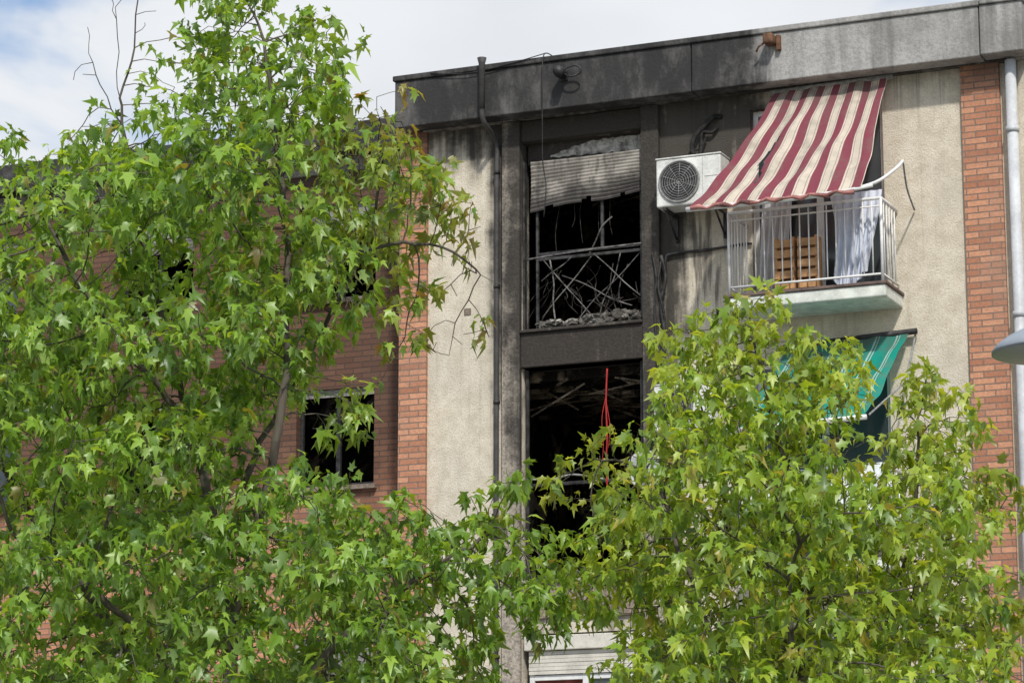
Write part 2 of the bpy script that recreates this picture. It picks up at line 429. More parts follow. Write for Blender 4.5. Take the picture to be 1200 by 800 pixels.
fl=[(.155,.19,.06,.10,5.68,8.18),(1.60,1.635,.06,.10,5.68,8.18),(.19,1.60,.06,.10,6.78,6.82),(.19,1.6,.062,.10,5.68,5.72)]
boxes('burnt_lower_frame',fl,BLACKM,B,.003)
rubble('lower_rubble',.2,1.6,.0,.5,5.72,70,.04,.2,RUBB,8)
tube('bent_white_rail',smoothpath([(.2,-.02,6.86),(.55,-.06,6.84),(.8,-.03,6.88),(1.2,0,6.80)],5),.012,ACG,B)
box('beige_shutter_box',.16,1.66,-.02,.12,4.86,5.03,SHUTW,B,.01)
boxes('beige_shutter',[(.2,1.6,.03+.005*(i%2),.05,4.81-.045*i,4.852-.045*i) for i in range(6)],SHUTW,B,.003)
boxes('white_window_frame',[(.2,.26,.06,.11,2.7,4.6),(1.55,1.6,.06,.11,2.7,4.6),(.86,.93,.06,.112,2.7,4.6),(.26,.86,.06,.108,4.52,4.58),(.93,1.55,.06,.108,4.52,4.58)],WHITE,B,.004)
boxes('dim_window_glass',[(.93,1.55,.085,.09,2.7,4.55)],GLASS,B)
box('red_curtain_panel',.26,.86,.12,.14,2.7,4.55,REDIN,B,0)

tube('front_drainpipe',smoothpath([(-.20,-.44,11.90),(-.20,-.44,11.35),(-.195,-.40,11.16),(-.18,-.2,11.06),(-.17,-.06,10.95),(-.17,-.06,10.7)],6)+[Vector((-.17,-.06,9)),Vector((-.175,-.06,6)),Vector((-.175,-.06,.1))],.031,GREYPIPE,B,10)
tube('drainpipe_upper_sleeve',[(-.20,-.44,11.30),(-.20,-.44,11.86),(-.20,-.44,11.93)],[.040,.040,.058],GREYPIPE,B,12)
tubes('drainpipe_brackets',[([(-.17,-.06,z-.02),(-.17,-.06,z+.02)],.042) for z in (10.6,9.2,7.8,6.3,4.8,3)],BLACKM,B,10)
tube('pale_drainpipe',[(6.12,-.12,11.2),(6.12,-.12,6),(6.12,-.12,.1)],.062,WPIPE,B,12)
tubes('pale_pipe_collars',[([(6.12,-.12,z-.03),(6.12,-.12,z+.03)],.075) for z in (10.4,8.3,7.95,5.4,3)],WPIPE,B,12)
tube('wall_conduit',smoothpath([(1.96,-.02,9.2),(1.97,-.04,9.34),(2.05,-.04,9.39),(2.5,-.03,9.40),(2.86,-.03,9.42),(3.02,-.03,9.42)],5),.016,BLACKM,B)
tubes('burnt_cables',[(smoothpath([(1.93,-.09,9.37),(1.99,-.10,9.1),(1.92,-.09,8.8),(1.97,-.10,8.4),(1.94,-.09,8.0)],5),.022),
    (smoothpath([(1.93,-.09,9.3),(1.90,-.11,9.0),(1.97,-.1,8.6),(1.92,-.1,8.1)],5),.015),
    (smoothpath([(1.82,-.09,9.42),(1.88,-.12,9.1),(1.85,-.1,8.7),(1.9,-.1,7.6)],5),.012)],BLACKM,B)
tube('hanging_cable',smoothpath([(.62,-.1,11.92),(.60,-.42,11.88),(.585,-.44,11.5),(.56,-.38,11.0),(.53,-.3,10.6),(.55,-.25,10.3),(.5,-.2,9.95)],6),.007,BLACKM,B)
tube('roof_cable',smoothpath([(-.9,-.39,11.84),(-.4,-.39,11.78),(.2,-.39,11.84),(.62,-.40,11.90)],6),.006,BLACKM,B)
boxes('wall_vents',[(-.62,-.53,-.012,.0-.001,8.9,8.98),(2.57,2.66,-.014,-.001,8.62,8.70)],BAND,B,.004)

def balcony(x0,x1,zt,yf=-.7):
    box('balcony_slab',x0,x1,yf,-.002,zt-.17,zt-.035,PALESLAB,B,.015)
    box('balcony_edge_tile',x0-.02,x1+.02,yf-.02,-.001,zt-.033,zt,TILE,B,.006)
    a,b=x0+.04,x1-.04; y=yf+.04
    L=[([(a,y,zt+.95),(b,y,zt+.95)],.019),([(a,-.02,zt+.95),(a,y,zt+.95)],.019),([(b,-.02,zt+.95),(b,y,zt+.95)],.019),
       ([(a,y,zt+.09),(b,y,zt+.09)],.013),([(a,-.02,zt+.09),(a,y,zt+.09)],.013),([(b,-.02,zt+.09),(b,y,zt+.09)],.013),([(a,y,zt+.86),(b,y,zt+.86)],.010)]
    n=17
    for i in range(n+1):
        x=a+(b-a)*i/n; L.append(([(x,y,zt+(0 if i in(0,n) else .09)),(x,y,zt+.95)],.0085 if i not in(0,n) else .018))
    for s in (a,b):
        for j in range(1,6): L.append(([(s,y+(-.02-y)*j/6,zt+.09),(s,y+(-.02-y)*j/6,zt+.95)],.0085))
    tubes('balcony_railing',L,WHITE,B,6)
for zt in (8.68,5.68,2.68): balcony(2.92,4.78,zt)

# ---------------------------------------------------------------- fittings
def ac_unit(x,z,w=.79,h=.565,mat=ACW):
    A=empty('air_conditioner',(x,0,z))
    y0=-.44;y1=-.12
    box('casing',0,w,y0,y1,0,h,mat,A,.018)
    cx=w*.36; cz=h*.5; r0=min(h*.43,w*.31)
    seg=40; V=[(cx,y0-.003,cz)]+[(cx+r0*math.cos(2*math.pi*i/seg),y0-.003,cz+r0*math.sin(2*math.pi*i/seg)) for i in range(seg)]
    mesh('fan_recess',V,[(0,i+1,(i+1)%seg+1) for i in range(seg)],DARKIN,A)
    L=[]
    for rr,t in [(r0,.012)]+[(r0*q,.0032) for q in (.12,.24,.36,.48,.6,.72,.84,.93)]:
        v,f=tubevf([(cx+rr*math.cos(2*math.pi*i/32),y0-.012,cz+rr*math.sin(2*math.pi*i/32)) for i in range(32)],t,5,True); L.append((v,f))
    for i in range(10):
        a=i*math.pi/5; v,f=tubevf([(cx,y0-.012,cz),(cx+r0*math.cos(a+.25),y0-.012,cz+r0*math.sin(a+.25))],.0035,5); L.append((v,f))
    V=[];F=[]
    for v,f in L:
        k=len(V);V+=v;F+=[tuple(q+k for q in g) for g in f]
    mesh('fan_grille',V,F,ACG,A,True)
    for i in range(5):
        a=i*2*math.pi/5; b=a+.8
        mesh('fan_blade',[(cx,y0-.005,cz),(cx+r0*.85*math.cos(a),y0-.005,cz+r0*.85*math.sin(a)),(cx+r0*.9*math.cos((a+b)/2),y0-.008,cz+r0*.9*math.sin((a+b)/2)),(cx+r0*.8*math.cos(b),y0-.008,cz+r0*.8*math.sin(b))],[(0,1,2,3)],BLACKM,A)
    boxes('panel_seam',[(w*.72,w*.722,y0-.003,y0,.02,h-.02),(w*.75,w*.95,y0-.003,y0,h*.55,h*.56)],ACG,A)
    box('top_lid',-.008,w+.008,y0-.01,y1,h-.001,h+.018,mat,A,.008)
    L=[]
    for bx in (.08,w-.12):
        L+=[(bx,bx+.035,y0+.0,-.0,-.045,-.003),(bx,bx+.035,-.035,.0,-.33,-.05)]
    boxes('wall_bracket',L,BLACKM,A,.003)
    tubes('bracket_struts',[([(bx+.017,y0+.05,-.04),(bx+.017,-.02,-.30)],.014) for bx in (.08,w-.12)],BLACKM,A)
    return A
A=ac_unit(2.01,9.85)
tubes('refrigerant_lines',[(smoothpath([(.42,-.25,.58),(.36,-.2,.74),(.36,-.1,.90),(.46,-.06,1.02),(.58,-.06,1.12),(.66,.0,1.13)],6),.030),
   (smoothpath([(.46,-.25,.58),(.47,-.2,.7),(.44,-.1,.8),(.44,-.06,.95),(.55,-.05,.94),(.62,-.03,1.0)],6),.020),
   (smoothpath([(.36,-.25,.58),(.33,-.2,.68),(.43,-.1,.76),(.49,-.06,.90)],6),.014)],simple('burnt_line_insulation',(.022,.021,.020),.9,0,.5,12),A)
ac_unit(1.95,7.24,.70,.52)

def flood():
    A=empty('burnt_floodlight',(.83,-.40,11.60))
    tube('housing',[(0,.02,.0),(-.0,-.10,.01),(.02,-.20,.0)],[.05,.07,.062],BLACKM,A,14)
    tube('bracket_ring',[(.16+.11*math.cos(t*math.pi/9),-.08,.01+.065*math.sin(t*math.pi/9)) for t in range(18)],.011,BLACKM,A,6,True)
    box('back_plate',-.05,.05,.02,.048,-.06,.06,BLACKM,A,.004)
flood()
def rustybox():
    A=empty('rusty_bracket_lamp',(3.42,-.36,11.66))
    box('housing',-.06,.06,-.18,0,-.03,.09,RUST,A,.02)
    box('wall_plate',.065,.11,-.06,.008,-.09,.09,RUST,A,.006)
    tube('bent_arm',[(-.06,-.1,.0),(-.12,-.13,-.05),(-.16,-.1,-.10)],.012,RUST,A)
rustybox()

def awning(name,tl,tr,bl,br,mat,tear=None,nu=60,nv=50,seed=1,sag=.10):
    A=empty(name); V=[];F=[];UV=[]
    tl,tr,bl,br=map(Vector,(tl,tr,bl,br))
    for j in range(nv+1):
        v=j/nv
        for i in range(nu+1):
            u=i/nu
            p=tl.lerp(tr,u).lerp(bl.lerp(br,u),v)
            w=math.sin(v*math.pi)
            p.z-=sag*w*(1-.3*u); p.y-=.02*math.sin(u*19+v*3)*(.3+w)
            p.y+=.04*math.sin(u*31+math.sin(v*5)*1.3)*(.25+.75*v)*.7
            p.z+=.025*math.sin(u*13+v*6)*w + .014*math.sin(v*21+u*4)
            p.x+=.02*math.sin(v*7+u*9)*w
            V.append(p); UV.append((u,1-v))
    for j in range(nv):
        for i in range(nu):
            if tear and tear(i/nu,j/nv): continue
            k=j*(nu+1)+i; F.append((k,k+nu+1,k+nu+2,k+1))
    o=mesh('fabric',V,F,mat,A,True)
    uvl=o.data.uv_layers.new(name='UVMap')
    for lp in o.data.loops: uvl.data[lp.index].uv=UV[lp.vertex_index]
    return A
MAR=(.27,.07,.095);CRE=(.74,.66,.54)
S1=mat_stripes('maroon_striped_canvas',[CRE],7.5,[(.0,.46,MAR),(.54,.57,(.42,.27,.24)),(.88,.91,(.42,.27,.24))])
A=awning('striped_awning',(3.36,-.10,11.16),(4.70,-.10,11.19),(2.66,-1.10,9.62),(4.66,-1.10,9.66),S1,
   tear=lambda u,v:(abs(u-.27-.03*math.sin(v*9))<.018*math.sin(max(0,(v-.3)/.55)*3.14) and .3<v<.85))
tube('front_bar',[(2.62,-1.11,9.605),(3.5,-1.11,9.60),(4.44,-1.11,9.615)],.030,WHITE,A,10)
tube('front_bar_end',[(4.44,-1.11,9.615),(4.78,-1.10,9.66)],.02,WHITE,A,8)
tube('arm',smoothpath([(4.44,-1.11,9.62),(4.80,-1.06,9.70),(5.0,-.95,9.86),(5.06,-.85,9.97)],5),.019,WHITE,A)
tube('arm_lower',smoothpath([(5.06,-.85,9.97),(5.0,-.5,9.75),(4.95,-.03,9.62)],5),.011,ACG,A)
tube('roller_tube',[(3.30,-.08,11.17),(4.76,-.08,11.19)],.035,ACG,A,10)
tube('rolled_valance',[(2.68+.1*i,-1.15+.015*math.sin(i*1.7),9.605+.02*math.sin(i*2.3)) for i in range(20)],[.022+.010*math.sin(i*2.1) for i in range(20)],simple('dirty_valance',(.36,.16,.14),.9,0,.5,9),A,8)
TEAL=(.014,.30,.23)
S2=mat_stripes('teal_striped_canvas',[TEAL],6,[(.42,.5,(.50,.62,.56)),(.58,.62,(.50,.62,.56))])
A=awning('green_awning',(3.45,-.10,8.14),(4.86,-.10,8.20),(3.0,-1.15,7.05),(4.62,-1.15,7.10),S2,seed=5)
tube('front_bar',[(2.95,-1.16,7.04),(4.66,-1.16,7.09)],.03,WHITE,A,10)
tube('roller_tube',[(3.4,-.08,8.16),(4.95,-.08,8.22)],.035,BLACKM,A,10)
tube('arm',[(4.92,-.03,8.2),(4.9,-.4,7.6),(4.68,-1.12,7.12)],.012,ACG,A)

Cc=empty('wooden_crate',(3.46,-.56,8.70))
sl=[]
for s in range(2):
    ox=s*.27
    for i in range(5): sl.append((ox,ox+.23,0,.02,.02+i*.12,.11+i*.12))
    sl+=[(ox,ox+.03,.02,.2,.0,.62),(ox+.2,ox+.23,.02,.2,.0,.62)]
    for i in range(5): sl.append((ox+.03,ox+.2,.18,.2,.02+i*.12,.11+i*.12))
boxes('slats',sl,WOOD,Cc,.004)
def cloth(name,x0,x1,y,z0,z1,mat,seed,folds=5,taper=.3):
    V=[];F=[];nu=40;nv=24
    for j in range(nv+1):
        v=j/nv
        for i in range(nu+1):
            u=i/nu; w=1-taper*math.sin(v*math.pi*.5)
            x=(x0+x1)/2+(u-.5)*(x1-x0)*w+ .05*math.sin(v*3+seed); z=z1+(z0-z1)*v*(1-.12*math.cos(u*5+seed))
            V.append((x,y+.035*math.sin(u*folds*6.28+v*2)*(.3+v)-.05*v,z))
    for j in range(nv):
        for i in range(nu):
            k=j*(nu+1)+i; F.append((k,k+nu+1,k+nu+2,k+1))
    return mesh(name,V,F,mat,None,True)
cloth('hanging_sheet',4.05,4.66,-.46,8.74,9.78,simple('bluish_white_sheet',(.60,.64,.73),.9,0,.1,5),1.0,6,.35)
cloth('hanging_curtain',3.12,3.5,.03,8.75,10.4,CLOTH,2.0,5,.1)
cloth('white_laundry',4.0,4.7,-.73,6.05,6.66,simple('laundry_cloth',(.72,.74,.74),.9,0,.08,5),2.2,4,.2)

def dish(loc,r,rot):
    A=empty('satellite_dish',loc); A.rotation_euler=rot
    V=[(0,0,0)];F=[];n=28
    for k in (1,2,3,4):
        q=r*k/4
        for i in range(n): V.append((q*math.cos(6.2832*i/n),-.9*q*q/ (r*2)*1.0,q*1.1*math.sin(6.2832*i/n)))
    for i in range(n): F.append((0,1+i,1+(i+1)%n))
    for k in range(3):
        for i in range(n): a=1+k*n; F.append((a+i,a+n+i,a+n+(i+1)%n,a+(i+1)%n))
    o=mesh('reflector',V,F,DULLW,A,True); o.modifiers.new('s','SOLIDIFY').thickness=.008
    tube('feed_arm',[(0,-.1*r,-r*1.05),(0,-r*1.1,-r*.5),(0,-r*1.2,-.1*r)],.012,ACG,A)
    tube('feed_horn',[(0,-r*1.2,-.1*r),(0,-r*1.0,-.03*r)],.03,ACG,A,10)
    tube('mast',[(0,.02,0),(0,.12,0),(0,.14,-.5)],.02,ACG,A)
dish((1.80,-.32,6.80),.21,(R(-10),0,R(20)))

Hh=empty('red_hose')
tubes('hose',[(smoothpath([(1.22,-.02,8.10),(1.215,-.05,7.7),(1.23,-.06,7.3),(1.22,-.07,7.0),(1.23,-.07,6.7)],6),.011),
  (smoothpath([(1.21,-.05,7.75),(1.17,-.07,7.5),(1.19,-.08,7.2),(1.17,-.07,7.0)],6),.005),
  (smoothpath([(1.22,-.06,7.7),(1.27,-.07,7.4),(1.25,-.08,7.15)],6),.005)],REDM,Hh)

# ---------------------------------------------------------------- street, ground
gk=NT('ground_earth',.95,.1); gk.co(); GM=gk.col(gk.mix(gk.mr(gk.noise(.6,6),.35,.65),(.10,.09,.06),(.17,.15,.11)))
pk=NT('pavement_slabs',.9,.15); pk.co()
bt=pk.n.new('ShaderNodeTexBrick'); pk.l.new(pk.co(),bt.inputs['Vector']); bt.inputs['Scale'].default_value=1
bt.inputs['Brick Width'].default_value=.4; bt.inputs['Row Height'].default_value=.4; bt.inputs['Mortar Size'].default_value=.006; bt.offset=0
bt.inputs['Color1'].default_value=(.30,.29,.27,1); bt.inputs['Color2'].default_value=(.25,.24,.225,1); bt.inputs['Mortar'].default_value=(.12,.11,.10,1)
PM=pk.col(pk.mix(pk.mr(pk.noise(3,6),.4,.7,0,.4),bt.outputs['Color'],(.16,.15,.14)))
ak=NT('asphalt',.9,.15); ak.co(); AM=ak.col(ak.mix(ak.noise(40,4),(.035,.035,.037),(.07,.07,.07))); ak.bump(ak.noise(90,3),.4,.01)
def sheet(nm,x0,x1,y0,y1,z,mat): return mesh(nm,[(x0,y0,z),(x1,y0,z),(x1,y1,z),(x0,y1,z)],[(0,1,2,3)],mat)
sheet('ground',-600,600,-600,600,-.14,GM)
box('pavement',-80,80,-14.5,-.001,-.13,0,PM,None,0)
box('pavement',-80,80,-34,-23.5,-.13,0,PM,None,0)
sheet('road',-80,80,-23.2,-14.8,-.125,AM)
box('kerb',-80,80,-14.8,-14.502,-.13,.004,SILLM,None,.02)
box('kerb',-80,80,-23.498,-23.2,-.13,.004,SILLM,None,.02)
mesh('road_markings',*(lambda bs:([v for b in bs for v in b],[tuple(range(i*4,i*4+4)) for i in range(len(bs))]))([[(x,-19.06,-.121),(x+2,-19.06,-.121),(x+2,-18.94,-.121),(x,-18.94,-.121)] for x in range(-78,78,5)]),WHITE)

# ---------------------------------------------------------------- street lamp
yaw=R(23.5)
CAM=Vector((13.16,-30.26,1.6))
FW=Vector((-math.sin(yaw),math.cos(yaw),0)); RT=Vector((math.cos(yaw),math.sin(yaw),0))
lp=CAM+FW*15+RT*2.93
SL=empty('street_lamp',(lp.x,lp.y,0))
prof=[(0,.20),(.05,.195),(.10,.17),(.18,.145),(.26,.095),(.32,.04),(.345,.0),(.345,-.018),(.33,-.022),(.10,-.045),(0,-.05)]
V=[];F=[];n=40
for (q,z) in prof:
    for i in range(n): V.append((q*math.cos(6.28318*i/n),q*math.sin(6.28318*i/n),4.70+z*.8))
for k in range(len(prof)-1):
    for i in range(n): F.append((k*n+i,(k+1)*n+i,(k+1)*n+(i+1)%n,k*n+(i+1)%n))
mesh('lamp_head',V,F,LAMPG,SL,True)
tube('pole',[(0,0,0),(0,0,.9),(0,0,.95),(0,0,4.68)],[.09,.09,.055,.04],LAMPG,SL,14)
box('base_plate',-.16,.16,-.16,.16,.001,.03,LAMPG,SL,.005)

# ---------------------------------------------------------------- trees
def leaf_material():
    k=NT('maple_leaf',.38,.5)
    at=k.n.new('ShaderNodeAttribute'); at.attribute_name='leafcol'
    c=at.outputs['Color']; k.col(c)
    g=k.n.new('ShaderNodeNewGeometry')
    cb=k.mix(k.m('MULTIPLY',g.outputs['Backfacing'],.4),c,(.24,.32,.17)); k.put(k.b.inputs['Base Color'],cb)
    tr=k.n.new('ShaderNodeBsdfTranslucent'); k.put(tr.inputs[0],k.mix(1.0,c,(2.1,1.75,.6),'MULTIPLY'))
    mx=k.n.new('ShaderNodeMixShader'); mx.inputs[0].default_value=.42
    k.l.new(k.b.outputs[0],mx.inputs[1]); k.l.new(tr.outputs[0],mx.inputs[2]); k.l.new(mx.outputs[0],k.n['Material Output'].inputs[0])
    return k.mat
def bark_material():
    k=NT('maple_bark',.9,.15); k.co(); n=k.noise(1,5,vec=k.scl(k.co(),(40,40,8)),rough=.6); m=k.noise(3,3)
    k.bump(n,.7,.01)
    return k.col(k.mix(k.mr(m,.4,.65,0,.6),k.mix(n,(.05,.04,.03),(.17,.145,.12)),(.10,.095,.075)))
LEAF=leaf_material(); BARK=bark_material()

def make_tree(origin,limbs,clumps,dens,seed,palette,leafsize,perc=8,kill=.115):
    rng=np.random.default_rng(seed)
    step=.10
    pts=[]
    for (x,y,z,rx,ry,rz,d,tint) in clumps:
        n=max(4,int(dens*rx*ry*rz*4.19*(.5+.5*d)))
        q=rng.normal(size=(n,3)); q/=np.linalg.norm(q,axis=1)[:,None]; q*=rng.random(n)[:,None]**.40
        pts.append(q*[rx,ry,rz]+[x,y,z])
    att=np.concatenate(pts)
    CL=np.array([c[:6] for c in clumps]); CD=np.array([c[6] for c in clumps]); CT=np.array([c[7] for c in clumps])
    pos=[];par=[]
    for lm in limbs:
        P=smoothpath([Vector(q) for q in lm],5)
        P=[np.array(q) for q in P]
        if not pos: start=-1
        else:
            d=np.linalg.norm(np.array(pos)-P[0],axis=1); start=int(d.argmin())
        prev=start; cur=P[0] if start<0 else pos[start]
        if start<0: pos.append(cur); par.append(-1); prev=0
        for q in P[1:]:
            L=np.linalg.norm(q-cur); k=max(1,int(L/step))
            for i in range(1,k+1):
                w=cur+(q-cur)*i/k+rng.normal(size=3)*.010
                pos.append(w); par.append(prev); prev=len(pos)-1
            cur=q
    alive=np.ones(len(att),bool)
    bd=np.full(len(att),1e9); bi=np.zeros(len(att),int)
    def upd(a,b):
        NP=np.array(pos[a:b]); al=np.where(alive)[0]; A=att[al]
        for s in range(0,len(NP),400):
            D=((A[:,None,:]-NP[None,s:s+400,:])**2).sum(2)
            m=D.argmin(1); dm=np.sqrt(D[np.arange(len(al)),m]); w=dm<bd[al]
            bd[al[w]]=dm[w]; bi[al[w]]=m[w]+a+s
    upd(0,len(pos))
    for it in range(90):
        alive&=bd>kill
        use=alive&(bd<(1.6 if it<30 else 1.0))
        if use.sum()<3: break
        P=np.array(pos); acc=np.zeros_like(P); v=att[use]-P[bi[use]]; v/=np.linalg.norm(v,axis=1)[:,None]
        np.add.at(acc,bi[use],v)
        ids=np.unique(bi[use]); new=0; n0=len(pos)
        for i in ids:
            a=acc[i]; l=np.linalg.norm(a)
            if l<1e-3: continue
            a=a/l+rng.normal(size=3)*.16+np.array([0,0,.06])
            if par[i]>=0:
                pd=P[i]-P[par[i]]; a=a+.35*pd/np.linalg.norm(pd)
            a/=np.linalg.norm(a); w=P[i]+a*step
            if ((P-w)**2).sum(1).min()<(step*.45)**2: continue
            pos.append(w); par.append(int(i)); new+=1
        if not new: break
        upd(n0,len(pos))
    P=np.array(pos); par=np.array(par); N=len(P)
    nch=np.bincount(par[par>=0],minlength=N)
    E=2.3
    acc=np.where(nch==0,.0028**E,0.0)
    for i in range(N-1,0,-1):
        acc[par[i]]+=acc[i]
    rad=acc**(1/E)
    V=[];F=[]; k=0
    for i in range(1,N):
        p=par[i]; d=P[i]-P[p]; L=np.linalg.norm(d)
        if L<1e-6: continue
        K=8 if rad[i]>.02 else (5 if rad[i]>.007 else 3)
        ca=np.cos(np.arange(K)*2*np.pi/K); sa=np.sin(np.arange(K)*2*np.pi/K)
        d/=L; e=np.cross(d,[.3,.9,.2]); e/=np.linalg.norm(e); g=np.cross(d,e)
        r1=min(rad[p],rad[i]*1.35); r0=rad[i]
        off=e[None]*ca[:,None]+g[None]*sa[:,None]
        V.append(P[p]-d*r1*.3+off*r1); V.append(P[i]+off*r0)
        for j in range(K):
            F.append((k+j,k+(j+1)%K,k+K+(j+1)%K,k+K+j))
        k+=2*K
    T=empty('maple_tree',origin); T.rotation_euler=(0,0,yaw)
    mesh('branches',np.concatenate(V).tolist(),F,BARK,T,True)
    nodes=[];cnt=[];dirs=[]
    for i in range(1,N):
        if P[i][2]<2.3: continue
        q=((P[i]-CL[:,:3])/CL[:,3:6]); dd=(q**2).sum(1); ci=dd.argmin()
        if dd[ci]>3.0: continue
        dn=CD[ci]
        tip=nch[i]==0
        if tip:
            if rng.random()>dn*1.15: continue
            n=int(rng.integers(perc-2,perc+3))
        else:
            if rad[i]>.010 or rng.random()>.42*dn: continue
            n=int(rng.integers(2,6))
        d=P[i]-P[par[i]]; d/=np.linalg.norm(d)
        tn=CT[ci]
        shade=rng.normal()*.55
        for _ in range(n): nodes.append(P[i]); dirs.append(d); cnt.append((tn,shade,1.0 if tip else 0.0))
    n=len(nodes); Pn=np.array(nodes); D=np.array(dirs); X=np.array(cnt)
    D=D+np.array([0,0,.35]); D/=np.linalg.norm(D,axis=1)[:,None]
    a=rng.normal(size=(n,3)); a-=D*(a*D).sum(1)[:,None]; a/=np.linalg.norm(a,axis=1)[:,None]
    l=a+D*rng.uniform(-.1,.8,(n,1)); l/=np.linalg.norm(l,axis=1)[:,None]
    pet=rng.uniform(.02,.075,(n,1)); base=Pn+D*rng.uniform(-.05,.05,(n,1))+rng.normal(size=(n,3))*.006
    pl=l+np.array([0,0,.25]); pl/=np.linalg.norm(pl,axis=1)[:,None]
    lb=base+pl*pet
    yv=l+np.stack([np.zeros(n),np.zeros(n),-rng.uniform(.2,2.0,n)],1)+rng.normal(size=(n,3))*.2; yv/=np.linalg.norm(yv,axis=1)[:,None]
    zn=np.array([0,0,.9])+l*rng.uniform(-.2,.8,(n,1))+rng.normal(size=(n,3))*.6; zn=zn-yv*(zn*yv).sum(1)[:,None]; zn/=np.linalg.norm(zn,axis=1)[:,None]
    xv=np.cross(yv,zn)
    S=leafsize*np.clip(rng.normal(1,.28,(n,1)),.4,1.65)
    half=[(.31,.05),(.20,.26),(.42,.62),(.17,.56)]
    tpl=[(0,.28),(0,0)]+half+[(0,1.12)]+[(-x,y) for x,y in reversed(half)]
    tpl=np.array(tpl); rr=np.hypot(tpl[:,0],tpl[:,1]-.28)
    curl=rng.uniform(.15,1.0,(n,1)); fold=rng.uniform(0,.8,(n,1))
    zz=-curl*(rr**2)[None]*1.1+fold*np.abs(tpl[:,0])[None]
    W=lb[:,None,:]+S[:,None,:]*(tpl[None,:,0:1]*xv[:,None,:]+tpl[None,:,1:2]*yv[:,None,:]+zz[:,:,None]*zn[:,None,:])
    pv=np.stack([base-xv*.0016,base+xv*.0016,lb],1)
    allv=np.concatenate([W,pv],1)
    nvp=allv.shape[1]; no=10
    tri=[(0,1+i,1+(i+1)%no) for i in range(no)]+[(11,12,13)]
    tri=np.array(tri); idx=(np.arange(n)[:,None,None]*nvp+tri[None]).reshape(-1)
    me=bpy.data.meshes.new('foliage'); me.vertices.add(n*nvp); me.vertices.foreach_set('co',allv.reshape(-1).astype(np.float32))
    nt=n*len(tri); me.loops.add(nt*3); me.loops.foreach_set('vertex_index',idx.astype(np.int32)); me.polygons.add(nt)
    me.polygons.foreach_set('loop_start',(np.arange(nt)*3).astype(np.int32)); me.update(calc_edges=True)
    dark,mid,light,brown=[np.array(q) for q in palette]
    t=np.clip(.5+X[:,1]*.28+X[:,2]*.08+rng.normal(size=n)*.24,0,1)[:,None]
    col=np.where(t<.5,dark+(mid-dark)*t*2,mid+(light-mid)*(t-.5)*2)
    br=np.clip(X[:,0:1],0,1)*(rng.random((n,1))<.75)*rng.uniform(.3,1,(n,1))+(rng.random((n,1))<.03)*.6
    col=col*(1-np.clip(br,0,1))+brown*np.clip(br,0,1)
    cv=np.ones((n,nvp,4),np.float32); cv[:,:,:3]=col[:,None,:]; cv[:,11:13,:3]=(.16,.09,.05)
    at=me.attributes.new('leafcol','FLOAT_COLOR','POINT'); at.data.foreach_set('color',cv.reshape(-1))
    me.materials.append(LEAF); me.validate()
    link(bpy.data.objects.new('foliage',me),T)
    print('tree',N,n)
    return T

